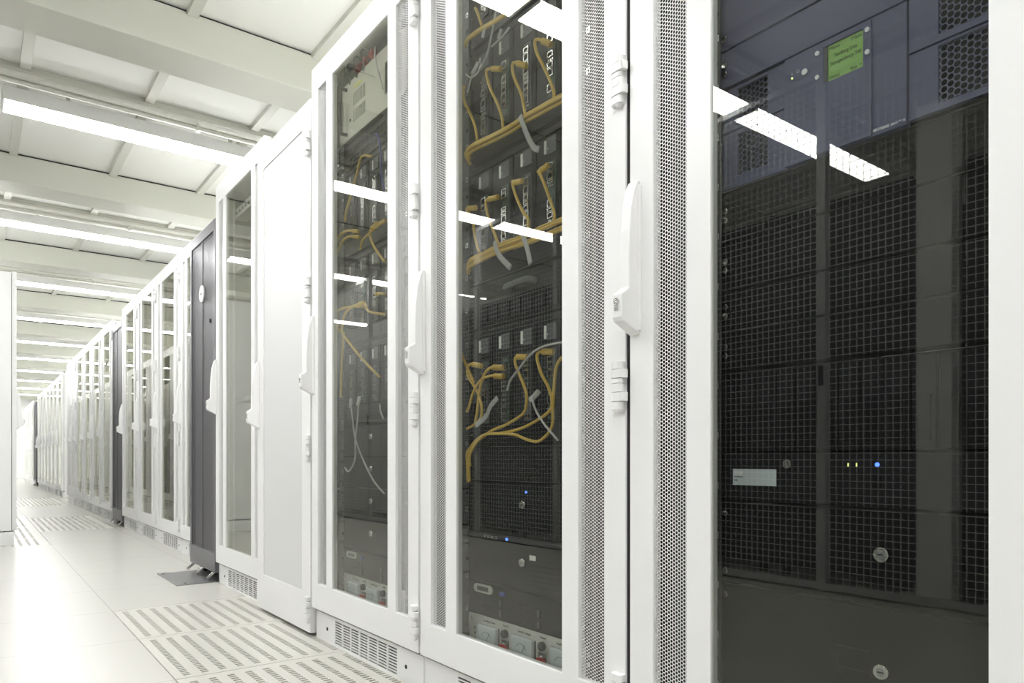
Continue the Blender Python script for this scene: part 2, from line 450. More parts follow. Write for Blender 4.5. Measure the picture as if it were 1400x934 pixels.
def make_body(t, w, z0, z1, depth, liner):
    hw = w / 2
    mb = MB()
    mb.box(0.0345, depth, -hw + 0.001, -hw + 0.02, z0 + 0.01, z1 - 0.01)
    mb.box(0.0345, depth, hw - 0.02, hw - 0.001, z0 + 0.01, z1 - 0.01)
    mb.box(depth - 0.02, depth, -hw + 0.02, hw - 0.02, z0 + 0.01, z1 - 0.01)
    mb.box(0.0345, depth - 0.02, -hw + 0.02, hw - 0.02, z1 - 0.03, z1 - 0.01)
    mb.box(0.0345, depth - 0.02, -hw + 0.02, hw - 0.02, z0 + 0.01, z0 + 0.03)
    link('body', mb, WHITE, t)
    mb = MB()
    for s_ in (-1, 1):
        a_, b_ = sorted((s_ * (hw - 0.020), s_ * (hw - 0.022))); mb.box(0.04, depth - 0.03, a_, b_, z0 + 0.035, z1 - 0.035)
    link('added_side_liner', mb, liner, t)  # thin sheets added inside; the dark colour paints interior shade
    if w > 0.7 and liner is INNER_SHADE:
        for s_ in (-1, 1):
            a_, b_ = sorted((s_ * 0.264, s_ * 0.376)); link('added_dark_backing', MB().box(0.098, 0.10, a_, b_, z0 + 0.04, z1 - 0.04), INNER_SHADE, t)  # unseen dark sheet added so the holes in the strip look black
    mb = MB().plate(0.0318, 0.0345, [-hw + 0.001, -hw + 0.03, hw - 0.03, hw - 0.001], [z0 + 0.014, z0 + 0.04, z1 - 0.045, z1 - 0.02], lambda i, j: i == 1 and j == 1)
    link('door_seal', mb, SEAM, t)
def make_plinth(t, w, h=0.1):
    hw = w / 2; k = w / 0.8
    ys = grille_cuts(-0.235 * k, 0.226 * k, 7, 0.0075); zs = grille_cuts(0.010, 0.0885, 9, 0.0036)
    us = [-hw + 0.006] + ys + [hw - 0.006]; vs = [0.0] + zs + [h]
    mb = MB().plate(0.018, 0.022, us, vs, lambda i, j: i % 2 == 1 and 0 < i < len(us) - 1 and j % 2 == 1 and 0 < j < len(vs) - 1)
    mb.box(0.022, 0.96, -hw + 0.002, -hw + 0.018, 0, h); mb.box(0.022, 0.96, hw - 0.018, hw - 0.002, 0, h); mb.box(0.95, 0.97, -hw + 0.02, hw - 0.02, 0, h)
    p = link('plinth', mb, WHITE, t)
    for y in (0.292 * k, -0.292 * k):
        link('socket_hole', MB().cyl((0.0168, y, 0.048), 'x', 0.0065, 0.002, 12), SEAM, p)
    link('vent_backing', MB().box(0.06, 0.065, -hw + 0.03, hw - 0.03, 0.002, h - 0.002), DARKVOID, p)
def make_rail(t, z0, z1, matl):
    for s in (-1, 1):
        n = 42; zs = [z0]
        for i in range(n):
            a = z0 + 0.03 + i * 0.0438
            if a + 0.01 < z1 - 0.01: zs += [a, a + 0.0095]
        zs.append(z1)
        ya, yb = sorted((s * 0.2265, s * 0.262))
        yc, yd = s * 0.2345 - 0.0045, s * 0.2345 + 0.0045
        mb = MB().plate(0.052, 0.0545, [ya, yc, yd, yb], zs, lambda i, j: i == 1 and j % 2 == 1 and 0 < j < len(zs) - 1)
        y2 = s * 0.262
        mb.box(0.0545, 0.10, min(y2, y2 - s * 0.002), max(y2, y2 - s * 0.002), z0, z1)
        rl = link('mounting_rail', mb, matl, t)
        mb = MB()
        for i in range(1, len(zs) - 2, 2):
            if (i // 2) % 2 == 0: mb.plate(0.0508, 0.0522, [yc - 0.0012, yc + 0.0014, yd - 0.0014, yd + 0.0012], [zs[i] - 0.0012, zs[i] + 0.0014, zs[i + 1] - 0.0014, zs[i + 1] + 0.0012], lambda a, b: a == 1 and b == 1)
        link('hole_edge_glints', mb, STEEL, rl)  # bright rims added in place of glints on the hole edges
def make_cabinet(w=0.8, plinth=True, style='glass', rails=True, z1=2.09, lab='x', liner=None, railm=None):
    """local frame: door front at x=0, cabinet depth to +x, hinges at -y, handle at +y"""
    z0 = 0.1 if plinth else 0.0
    t = thing('server_cabinet', (0, 0, 0), lab, 'cabinet')
    make_body(t, w, z0, z1, 0.98, liner or INNER_SHADE)
    if plinth: make_plinth(t, w)
    if rails: make_rail(t, z0 + 0.04, z1 - 0.04, railm or RAILM)
    hw = w / 2 - 0.0055; a, b = z0 + 0.012, z1 - 0.0
    if style == 'glass':
        gz0, gz1 = z0 + 0.105, z1 - 0.09
        us = [-hw, -0.336, -0.260, -0.208, 0.208, 0.260, 0.336, hw]; vs = [a, gz0, gz1, b]
        mb = MB().plate(0.0, 0.02, us, vs, lambda i, j: j == 1 and i in (1, 3, 5))
        mb.box(0.02, 0.031, -hw, -hw + 0.003, a, b); mb.box(0.02, 0.031, hw - 0.003, hw, a, b)
        d = link('door', mb, WHITE, t, bevel=0.0035)
        link('glass_pane', MB().box(0.0045, 0.0085, -0.2085, 0.2085, gz0 - 0.0005, gz1 + 0.0005), GLASS, d)
        for s in (-1, 1):
            y0, y1 = sorted((s * 0.2595, s * 0.3365))
            pm = MB(); pm.face([(0.009, y0, gz0 - 0.0005), (0.009, y1, gz0 - 0.0005), (0.009, y1, gz1 + 0.0005), (0.009, y0, gz1 + 0.0005)])
            o = link('perforated_strip', pm, PERF, d)
    elif style == 'solid':
        us = [-hw, -hw + 0.085, hw - 0.075, hw]; vs = [a, z0 + 0.16, z1 - 0.09, b]
        mb = MB().plate(0.0, 0.02, us, vs, lambda i, j: i == 1 and j == 1)
        mb.box(0.02, 0.031, -hw, -hw + 0.003, a, b); mb.box(0.02, 0.031, hw - 0.003, hw, a, b)
        d = link('door', mb, WHITE, t, bevel=0.003)
        pm = MB().box(0.004, 0.010, us[1] + 0.001, us[2] - 0.001, vs[1] + 0.001, vs[2] - 0.001)
        link('inset_panel', pm, PANEL, d)
    zo = 0.0 if plinth else -0.1
    for zc in (1.387, 0.80, 0.20, 1.93):
        hm = hinge_mb(-hw, zc + zo); link('hinge', hm, PLASTIC, d, bevel=0.0008)
    hm = handle_mb(hw - 0.002)
    h = link('handle', hm, PLASTIC, d, bevel=0.002, loc=(0, 0, zo))
    lk = MB(); lk.cyl((-0.0525, hw - 0.0145, 0.950 + zo), 'x', 0.0068, 0.004, 20); lk.box(-0.0522, -0.049, hw - 0.0185, hw - 0.0105, 0.934 + zo, 0.950 + zo)
    link('lock_cylinder', lk, STEEL, d)
    return t
G1 = 'white glass-door server cabinets'
c3 = make_cabinet(lab='white server cabinet nearest the camera, glass door showing the tape library with green display')
c3.location = (1.0, 0.56, 0); c3['group'] = 'near glass-door cabinets'
c2 = dup(c3, (1.0, 1.36, 0), 'white glass-door server cabinet with many yellow cables, second from the camera', 'near glass-door cabinets')
c1 = dup(c3, (1.0, 2.16, 0), 'white glass-door server cabinet holding the beige handled unit, beside the solid white door', 'near glass-door cabinets')
cs = make_cabinet(w=0.625, plinth=False, style='solid', rails=False, z1=1.995, lab='white cabinet with a solid door reaching down to the floor')
cs.location = (1.0, 2.876, 0)
c4 = make_cabinet(liner=WHITE_IN, railm=WHITE_IN, lab='empty white glass-door cabinet between the solid white door and the dark grey rack')
c4.location = (1.03, 3.582, 0); c4['group'] = 'near glass-door cabinets'
link('inner_back', MB().box(0.55, 0.56, -0.376, 0.376, 0.15, 2.04), WHITE_IN, c4)
spA = ['first behind the dark grey rack', 'second behind the dark grey rack', 'third behind the dark grey rack', 'fourth behind the dark grey rack, just before the farther dark one']
for i in range(4):
    dup(c3, (1.15, 4.95 + 0.8 * i, 0), 'white glass-door cabinet, ' + spA[i], 'far white cabinets on the right')
for i in range(4):
    dup(c3, (1.15, 8.76 + 0.8 * i, 0), 'white glass-door cabinet behind the second dark rack, %s of its four' % place(i), 'far white cabinets on the right')
sol = make_cabinet(w=0.6, plinth=True, style='solid', rails=False, z1=2.09, lab='far white cabinet with a solid door, nearer of the pair')
sol.location = (1.15, 11.87, 0); sol['group'] = 'far solid white cabinets'
dup(sol, (1.15, 12.475, 0), 'far white cabinet with a solid door, farther of the pair, before the gap', 'far solid white cabinets')
for i in range(7):
    dup(c3, (1.2, 14.55 + 0.8 * i, 0), 'tiny distant white cabinet past the gap, %s of its run' % place(i), 'distant white cabinets on the right')
for i in range(5):
    dup(c3, (1.2, 21.5 + 0.8 * i, 0), 'tiny distant white cabinet behind the last dark rack, %s of its run' % place(i), 'distant white cabinets on the right')
# left row, doors towards the aisle
for i in range(18):
    lab = 'white cabinet at the left edge of the photo, plain side panel towards the camera' if i == 0 else 'white cabinet in the left row behind the plain side panel, number %s away' % place(i)
    dup(c3, (0.272, 7.06 + 0.8 * i, 0), lab, 'white cabinets of the left row', rz=PI)

link('door_gap_shade', MB().box(0.004, 0.031, -0.4035, -0.3948, 0.13, 2.08), SEAM, c2)  # black strip set into this one door gap to paint its shade
link('rail_lip', MB().box(0.050, 0.054, 0.242, 0.247, 0.14, 2.04), STEEL, c3)
# dark racks
def make_dark(w, z1, lab, badge=True):
    t = thing('dark_rack', (0, 0, 0), lab, 'rack'); hw = w / 2
    mb = MB().box(0.03, 0.95, -hw + 0.002, hw - 0.002, 0.06, z1); mb.box(0.10, 0.94, -hw + 0.004, hw - 0.004, 0.006, 0.06); link('body', mb, BLACK, t, bevel=0.004)
    us = [-hw, -hw + 0.035, hw - 0.035, hw]; vs = [0.05, 0.155, z1 - 0.06, z1]
    d = link('door', MB().plate(0.0, 0.028, us, vs, lambda i, j: i == 1 and j == 1), DGREY, t, bevel=0.003)
    pm = MB(); pm.face([(0.006, us[1], vs[1]), (0.006, us[2], vs[1]), (0.006, us[2], vs[2]), (0.006, us[1], vs[2])])
    link('perforated_panel', pm, PERF_D, d)
    link('panel_backing', MB().box(0.022, 0.027, us[1], us[2], vs[1], vs[2]), DGREY, d)
    link('centre_strip', MB().box(0.002, 0.006, -0.004, 0.004, vs[1], vs[2]), DGREY, d)
    if badge:
        mb = MB().cyl((-0.004, 0.0, 1.585), 'x', 0.046, 0.009, 28)
        bo = link('badge', mb, PLASTIC, d); bo['label'] = 'round white badge'
        mb = MB()
        for k in range(3): mb.box(-0.0048, -0.0042, -0.012 + k * 0.009, -0.006 + k * 0.009, 1.578, 1.589)
        link('badge_mark', mb, MIDG, d)
        link('lock', MB().cyl((0.001, -0.16, 1.41), 'x', 0.011, 0.006, 16), SEAM, d)
    for y in (-hw + 0.05, 0.0, hw - 0.05):
        mb = MB().tube([(0.05, y, 0.075), (0.01, y + 0.01, 0.045), (-0.02, y + 0.025, 0.011)], 0.009, 10, 3)
        link('stabiliser_foot', mb, STEEL, t)
    for y in (-hw + 0.08, hw - 0.08):
        for x in (0.07,): link('caster', MB().cyl((x, y - 0.015, 0.028), 'y', 0.028, 0.03, 18), BLACKC, t)
    return t
dk = make_dark(0.545, 1.94, 'dark grey perforated rack with a round white badge, standing beside the grey floor plate')
dk.location = (1.03, 4.262, 0); dk['group'] = 'dark racks'
dk2 = make_dark(0.58, 2.0, 'second dark grey rack, plain, halfway down the right row', badge=False)
dk2.location = (1.15, 8.06, 0); dk2['group'] = 'dark racks'
dup(dk2, (1.2, 20.55, 0), 'tiny dark rack near the far end of the right row', 'dark racks')
fp = thing('floor_plate', (0.955, 4.245, 0.0), 'flat grey steel plate lying on the floor in front of the badged dark rack', 'floor plate')
link('plate', MB().box(-0.112, 0.112, -0.243, 0.243, 0.0005, 0.004), PLATEG, fp, bevel=0.001)
for x, y in ((-0.09, 0.19), (-0.06, -0.2)): link('screw', MB().cyl((x, y, 0.004), 'z', 0.008, 0.0012, 12), BLACK, fp)

# ------------------------------------------------------------------ rack mounted equipment
def bolt(mb, x, y, z, r=0.0062): mb.cyl((x - 0.004, y, z), 'x', r * 0.8, 0.005, 14, r)
def ears(t, h, n=1, matl=STEEL):
    mb = MB()
    for s in (-1, 1):
        for z in ([h * 0.5 - 0.008, h * 0.5 + 0.008] if n == 1 else [0.02, h - 0.02]): bolt(mb, 0.0, s * 0.2335, z)
    link('mounting_screws', mb, matl, t)
def rack_unit(name, X, yc, z, h, lab, cat, grp=None, depth=0.6, matl=BLACK):
    t = thing(name, (X, yc, z), lab, cat, grp)
    mb = MB().box(0.0, 0.004, -0.2415, 0.2415, 0.001, h - 0.001); mb.box(0.004, depth, -0.215, 0.215, 0.002, h - 0.002)
    c = link('chassis', mb, matl, t, bevel=0.0008)
    return t, c

EX = 1.053   # plane of the equipment fronts
# --- tape library
LZ, LH = 1.135, 0.178
t = thing('tape_library', (1.065, 0.553, LZ), 'blue-black tape library with a green lit display in the nearest cabinet', 'tape library')
yA, yB, yC, yD = 0.2415, 0.117, -0.077, -0.2415      # left vent part | control part | centre | right modules (local y)
mb = MB().box(0.012, 0.70, -0.215, 0.215, 0.002, LH - 0.002); link('chassis', mb, BLACK, t)
mb = MB()
mb.plate(0.004, 0.010, [yB + 0.0005, 0.150, 0.212, yA], [0.001, 0.02, 0.092, 0.10], lambda i, j: i == 1 and j == 1)
mb.plate(0.004, 0.010, [yB + 0.0005, 0.150, 0.212, yA], [0.1025, 0.108, 0.172, LH - 0.001], lambda i, j: i == 1 and j == 1)
link('left_vent_panel', mb, INK, t)
for z0, z1 in ((0.02, 0.092), (0.108, 0.172)):
    pm = MB(); pm.face([(0.0065, 0.150, z0), (0.0065, 0.212, z0), (0.0065, 0.212, z1), (0.0065, 0.150, z1)]); link('vent_grille', pm, HEX, t)
pan = link('control_panel', MB().box(-0.002, 0.010, yC + 0.0008, yB - 0.0008, 0.001, LH - 0.001), INK, t, bevel=0.0008)
link('display_bezel', MB().plate(-0.0055, -0.002, [-0.0275, -0.015, 0.047, 0.065], [0.046 - 0.044, 0.1095, 0.1655, 0.1735], lambda i, j: i == 1 and j == 1), INK, pan, bevel=0.0008)
lcd = link('display', MB().box(-0.0025, -0.0021, -0.0148, 0.0405, 0.1098, 0.1652), LCD, pan); lcd['label'] = 'green lit display'
link('display_side', MB().box(-0.0045, -0.0021, 0.0405, 0.0468, 0.1098, 0.1652), MIDG, pan)
put_text('display_text', 'Menu', 0.0075, pan, -0.0026, 0.0390, 0.1575, PRINTK)
put_text('display_text', 'Main', 0.0075, pan, -0.0026, 0.0035, 0.1575, PRINTK, width=0.0145)
put_text('display_text', 'Tandberg Data', 0.0078, pan, -0.0026, 0.0310, 0.1445, PRINTK, width=0.036)
put_text('display_text', 'StorageLibrary T40', 0.0078, pan, -0.0026, 0.0370, 0.1335, PRINTK, width=0.048)
put_text('display_text', 'Status', 0.0070, pan, -0.0026, 0.0390, 0.1135, PRINTK)
put_text('display_text', 'Stop  >', 0.0070, pan, -0.0026, 0.0060, 0.1135, PRINTK, width=0.018)
for y, z in ((0.056, 0.1600), (0.056, 0.1225), (-0.0225, 0.1600), (-0.0225, 0.1270)):
    link('button', MB().cyl((-0.0085, y, z), 'x', 0.0034, 0.003, 18), PRINTW, pan)
link('power_button', MB().cyl((-0.0055, 0.079, 0.142), 'x', 0.0048, 0.0035, 20), PRINTW, pan)
mb = MB().cyl((-0.003, 0.102, 0.142), 'x', 0.0014, 0.001, 10); link('status_led', mb, LEDG, pan)
mb = MB().box(-0.0028, -0.002, 0.1016, 0.1024, 0.147, 0.1505); mb.tube([(-0.0024, 0.092 + 0.0022 * math.cos(a * PI / 6), 0.149 + 0.0022 * math.sin(a * PI / 6)) for a in range(13)], 0.0004, 5, 1)
link('switch_marks', mb, PRINTW, pan)
put_text('nameplate', 'NEC STORAGE', 0.0052, pan, -0.0026, -0.0285, 0.0068, PRINTW, bold=0.00025, width=0.0235)
put_text('nameplate', 'LIBRARY™ T40', 0.0052, pan, -0.0026, -0.0540, 0.0068, PRINTW, width=0.0205)
for z0, z1 in ((0.006, 0.099), (0.1015, LH - 0.001)):
    fr = link('drive_module', MB().plate(0.001, 0.010, [yD, -0.236, -0.117, yC - 0.0008], [z0, z0 + 0.010, z1 - 0.004, z1], lambda i, j: i == 1 and j == 1), INK, t, bevel=0.0006)
    pm = MB(); pm.face([(0.0035, -0.236, z0 + 0.01), (0.0035, -0.117, z0 + 0.01), (0.0035, -0.117, z1 - 0.004), (0.0035, -0.236, z1 - 0.004)]); link('vent_grille', pm, HEX, fr)
# --- blanking panels above and below the library
for z, h, lab in ((1.3145, 0.066, 'flat blue-black panel directly above the tape library'), (1.382, 0.13, 'flat blue-black panel, second above the tape library'), (1.514, 0.26, 'tall dark panel at the top of the nearest cabinet'), (1.776, 0.22, 'upper dark panel above the picture edge')):
    t, c = rack_unit('blank_panel', 1.065, 0.553, z, h, lab, 'panel', 'blank panels in the nearest cabinet', 0.05, INK); ears(t, h, 1 if h < 0.1 else 2)
for z, h, lab in ((1.046, 0.087, 'black blank panel directly under the tape library'), (0.956, 0.0885, 'black blank panel, second under the tape library'), (0.885, 0.0695, 'black blank panel, third under the tape library'), (0.815, 0.0685, 'black blank panel just above the drive array')):
    t, c = rack_unit('blank_panel', 1.067, 0.553, z, h, lab, 'panel', 'blank panels in the nearest cabinet', 0.05, BLACK); ears(t, h)
# --- drive array
t, c = rack_unit('disk_array', 1.077, 0.553, 0.585, 0.227, 'black disk array with upright drives and a blue light, in the nearest cabinet', 'disk array')
for k in range(12):
    y = 0.205 - k * 0.0358
    d = link('drive', MB().box(-0.010, 0.001, y - 0.0325, y, 0.088, 0.222), BLACK2, t, bevel=0.002)
    link('drive_latch', MB().box(-0.0135, -0.010, y - 0.026, y - 0.007, 0.10, 0.165), BLACK, d)
bz = link('bezel', MB().box(-0.012, 0.001, -0.2415, 0.2415, 0.002, 0.083), BLACK2, t, bevel=0.003)
lp = link('name_label', MB().box(-0.0135, -0.012, 0.132, 0.216, 0.029, 0.057), METERF, bz); lp['label'] = 'pale grey label plate'
mb = MB().box(-0.0138, -0.0135, 0.196, 0.213, 0.047, 0.053); link('label_print', mb, LABELW, bz)
mb = MB().box(-0.0138, -0.0135, 0.195, 0.213, 0.0425, 0.0440); mb.box(-0.0138, -0.0135, 0.206, 0.213, 0.0365, 0.0385); link('label_print', mb, MIDG, bz)
link('key_lock', MB().cyl((-0.017, 0.111, 0.066), 'x', 0.007, 0.006, 20), STEEL, bz)
link('blue_led', MB().cyl((-0.0135, -0.034, 0.066), 'x', 0.0030, 0.002, 16), LEDB, bz)
for y in (0.010, -0.003): link('yellow_led', MB().box(-0.0128, -0.012, y - 0.0007, y + 0.0007, 0.063, 0.068), LEDG, bz)
mb = MB().box(-0.0135, -0.012, -0.042, -0.026, 0.030, 0.052); link('pull_tab', mb, BLACK, bz)
# --- lower units in nearest cabinet
for z, h, lab, hs in ((0.442, 0.141, 'black locked rack drawer under the disk array, upper of two', False), (0.215, 0.225, 'black locked rack drawer with recessed pull, lower of two', True)):
    t, c = rack_unit('locked_rack_unit', 1.067, 0.553, z, h, lab, 'rack drawer', 'locked drawers in the nearest cabinet'); ears(t, h, 2)
    zl = (0.519 if not hs else 0.347) - z
    mb = MB().cyl((-0.006, -0.040, zl), 'x', 0.0105, 0.007, 28, 0.0115); lk = link('key_lock', mb, STEEL, t)
    link('keyway', MB().cyl((-0.0068, -0.040, zl), 'x', 0.006, 0.001, 20), ZINC, lk)
    link('key_slot', MB().box(-0.0074, -0.0068, -0.0445, -0.0355, zl - 0.001, zl + 0.001), SEAM, lk)
    if hs:
        link('recessed_pull', MB().plate(-0.003, 0.001, [-0.024, -0.019, 0.026, 0.031], [zl - 0.010, zl - 0.006, zl + 0.022, zl + 0.026], lambda i, j: i == 1 and j == 1), BLACK2, t)
# --- brackets seen between rail and side wall
t = thing('rail_bracket', (1.06, 0.815, 1.05), 'greenish zinc rail bracket left of the nearest rack frame', 'bracket')
mb = MB().box(0, 0.03, -0.012, 0.004, 0, 0.10); mb.box(0, 0.004, -0.018, 0.02, 0, 0.006); mb.box(0, 0.004, -0.018, 0.02, 0.094, 0.10); link('bracket_plate', mb, ZINC, t)
mb = MB();  [bolt(mb, -0.0, -0.004, z, 0.007) for z in (0.02, 0.08)]; link('bolt', mb, STEEL, t)
tag(link('power_cable', MB().tube([(1.10, 0.83, 1.9), (1.09, 0.86, 1.5), (1.085, 0.845, 1.05), (1.08, 0.80, 0.97), (1.08, 0.825, 0.85), (1.09, 0.83, 0.2)], 0.006), BLACKC), 'thick black power cable hanging left of the tape library rails', 'cable')

# --- blade chassis
def make_chassis(X, yc, z, h, lab, grp, tags=True, seed=1):
    rnd = random.Random(seed)
    t = thing('blade_chassis', (X, yc, z), lab, 'blade chassis', grp)
    mb = MB().box(0.014, 0.6, -0.22, 0.22, 0.002, h - 0.002); mb.box(0.010, 0.014, -0.2415, 0.2415, 0.001, h - 0.001)
    mb.box(0.0, 0.014, -0.22, 0.22, h - 0.018, h - 0.003); mb.box(0.0, 0.014, -0.22, 0.22, 0.003, 0.05)
    link('chassis', mb, BLACK, t)
    for k in range(5):
        y = 0.177 - 0.0885 * k
        b = link('blade', MB().box(0.002, 0.012, y - 0.0415, y + 0.0415, 0.052, h - 0.02), BLACK2, t, bevel=0.001)
        mb = MB().box(-0.003, 0.002, y - 0.030, y - 0.004, 0.060, h - 0.085)
        link('connector_board', mb, GREENPCB if k % 2 else MIDG, b)
        mb = MB(); zz = 0.066
        mb2 = MB()
        while zz < h - 0.10:
            hh = rnd.choice((0.008, 0.013, 0.018)); w0 = y - 0.027; w1 = y - 0.007
            kind = rnd.random()
            if kind < 0.72:
                mb.plate(-0.0085, -0.003, [w0, w0 + 0.0026, w1 - 0.0026, w1], [zz, zz + 0.002, zz + hh - 0.002, zz + hh], lambda i, j: i == 1 and j == 1)
                mb2.box(-0.0045, -0.003, w0 + 0.0026, w1 - 0.0026, zz + 0.002, zz + hh - 0.002)
            elif kind < 0.85:
                for q in range(3): mb.box(-0.007, -0.003, w0 + q * 0.007, w0 + q * 0.007 + 0.004, zz, zz + 0.005)
                hh = 0.007
            zz += hh + 0.002
        link('socket', mb, STEEL, b); link('socket_opening', mb2, SEAM, b)
        if tags:
            link('blade_tag', MB().box(-0.0012, 0.002, y + 0.004, y + 0.012, h - 0.060, h - 0.030), LABELW, b)
            link('grip_plate', MB().box(-0.0005, 0.002, y - 0.030, y + 0.003, h - 0.064, h - 0.026), MIDG, b)
            link('tag_led', MB().box(-0.001, 0.002, y - 0.0012, y + 0.0012, h - 0.052, h - 0.049), LABELW, b)
    mb = MB()
    for s in (-1, 1):
        for q in range(5): bolt(mb, 0.008, s * 0.2335, 0.03 + q * (h - 0.06) / 4, 0.004)
    link('mounting_screws', mb, STEEL, t)
    return t
gB = 'black blade chassis with yellow cables'
ch = [(1.735, 0.30, 'black blade chassis at the top of the yellow-cabled cabinet'), (1.425, 0.305, 'black blade chassis with loops of yellow cable, second from top in the yellow-cabled cabinet'), (1.115, 0.305, 'black blade chassis above the curved black cover, third from top in the yellow-cabled cabinet'), (0.69, 0.305, 'black blade chassis at mid height, crossed by the reflected mesh, in the yellow-cabled cabinet')]
for i, (z, h, lab) in enumerate(ch): make_chassis(EX, 1.35, z, h, lab, gB, seed=i + 3)
t, c = rack_unit('cooling_module', EX + 0.004, 1.35, 0.998, 0.114, 'black cover panel with a bulging grip between two blade chassis', 'cover panel')
mb = MB()
for k in range(9): mb.box(-0.004, 0.0, 0.19 - k * 0.046, 0.19 - k * 0.046 - 0.036, 0.012, 0.05)
link('vent_slots', mb, BLACK2, t)
link('grip', MB().tube([(-0.002, 0.06, 0.075), (-0.018, 0.05, 0.08), (-0.02, -0.03, 0.082), (-0.002, -0.045, 0.078)], 0.008, 10, 5), MIDG, t)
def drawer_unit(X, yc, z, h, lab, grp, led=False, tagl=False, yl=-0.0, handles=True):
    t, c = rack_unit('rack_server', X, yc, z, h, lab, 'server', grp); 
    mb = MB()
    for r in range(int((h - 0.03) / 0.012)):
        mb.box(-0.0015, 0.0, -0.20, -0.03, 0.012 + r * 0.012, 0.018 + r * 0.012)
    link('front_louvres', mb, BLACK2, t)
    if handles:
        for s in (1, -1):
            y = s * 0.2365
            mb = MB().tube([(0.0, y, 0.018), (-0.022, y, 0.019), (-0.026, y, 0.028), (-0.026, y, h - 0.028), (-0.022, y, h - 0.019), (0.0, y, h - 0.018)], 0.0032, 8, 4)
            link('handle', mb, STEEL, t)
    mb = MB().cyl((-0.009, yl, h * 0.62), 'x', 0.009, 0.010, 24, 0.0105); lk = link('key_lock', mb, STEEL, t)
    link('key_slot', MB().box(-0.0098, -0.009, yl - 0.004, yl + 0.004, h * 0.62 - 0.001, h * 0.62 + 0.001), SEAM, lk)
    if led: link('blue_led', MB().cyl((-0.003, -0.01, h * 0.62 + 0.03), 'x', 0.0022, 0.003, 12), LEDB, t)
    if tagl: link('name_label', MB().box(-0.001, 0.0, -0.045, -0.022, h * 0.62 + 0.008, h * 0.62 + 0.02), LABELW, t)
    return t
drawer_unit(EX, 1.35, 0.468, 0.132, 'black locked rack unit with a steel bracket handle, above the blue light bar', 'locked rack units in the yellow-cabled cabinet', led=True)
t, c = rack_unit('blank_panel', EX, 1.35, 0.602, 0.086, 'black blank panel under the lowest yellow cable bundle', 'panel')
drawer_unit(EX, 1.35, 0.342, 0.112, 'black locked rack unit with a small white sticker, under the blue light bar', 'locked rack units in the yellow-cabled cabinet', tagl=True)
t = thing('front_light_bar', (EX - 0.004, 1.35, 0.4555), 'thin black bar with one bright blue light in the yellow-cabled cabinet', 'light bar')
link('bar', MB().box(0, 0.02, -0.2415, 0.2415, 0.0, 0.011), BLACK2, t, bevel=0.002)
link('blue_led', MB().cyl((-0.003, 0.062, 0.006), 'x', 0.0032, 0.003, 16), LEDB, t)
mb = MB(); [mb.box(-0.002, 0, y, y + 0.008, 0.003, 0.009) for y in (0.10, 0.12, 0.135, 0.15)]; link('port', mb, STEEL, t)
# 2U server with pill shaped window
def disk_server(X, yc, z, lab, grp=None):
    t, c = rack_unit('rack_server', X, yc, z, 0.084, lab, 'server', grp)
    P = [(0.168 + 0.030 * (1 if i in range(0, 9) else -1) * 1 + 0.011 * math.cos(PI * i / 8 - PI / 2 if i < 9 else PI * (i - 9) / 8 + PI / 2), 0.068 + 0.011 * math.sin(PI * i / 8 - PI / 2 if i < 9 else PI * (i - 9) / 8 + PI / 2)) for i in range(18)]
    link('status_window', MB().prism(P, -0.004, 0.001, lambda p, q, a: (a, p, q)), ALU, t)
    link('status_screen', MB().box(-0.0046, -0.004, 0.143, 0.192, 0.0625, 0.0735), GREENPCB, t)
    link('port', MB().box(-0.004, 0.001, 0.075, 0.095, 0.062, 0.071), BLUEC, t)
    for gi, ys in enumerate((0.17, 0.02, -0.13)):
        for r in range(2):
            b = link('drive', MB().box(-0.004, 0.001, ys - 0.085, ys, 0.006 + r * 0.026, 0.028 + r * 0.026), BLACK2, t, bevel=0.001)
            link('drive_latch', MB().box(-0.0058, -0.004, ys - 0.083, ys - 0.077, 0.009 + r * 0.026, 0.025 + r * 0.026), MIDG, b)
            mb = MB(); [mb.box(-0.0048, -0.004, ys - 0.018 - q * 0.015, ys - 0.008 - q * 0.015, 0.010 + r * 0.026, 0.020 + r * 0.026) for q in range(4)]
            link('drive_vent', mb, BLACK, b)
    return t
disk_server(EX, 1.35, 0.2565, 'dark server with oval status window, above the meters of the yellow-cabled cabinet')
disk_server(EX, 2.15, 0.258, 'dark server with an oval status window, under the locked units beside the solid white door')
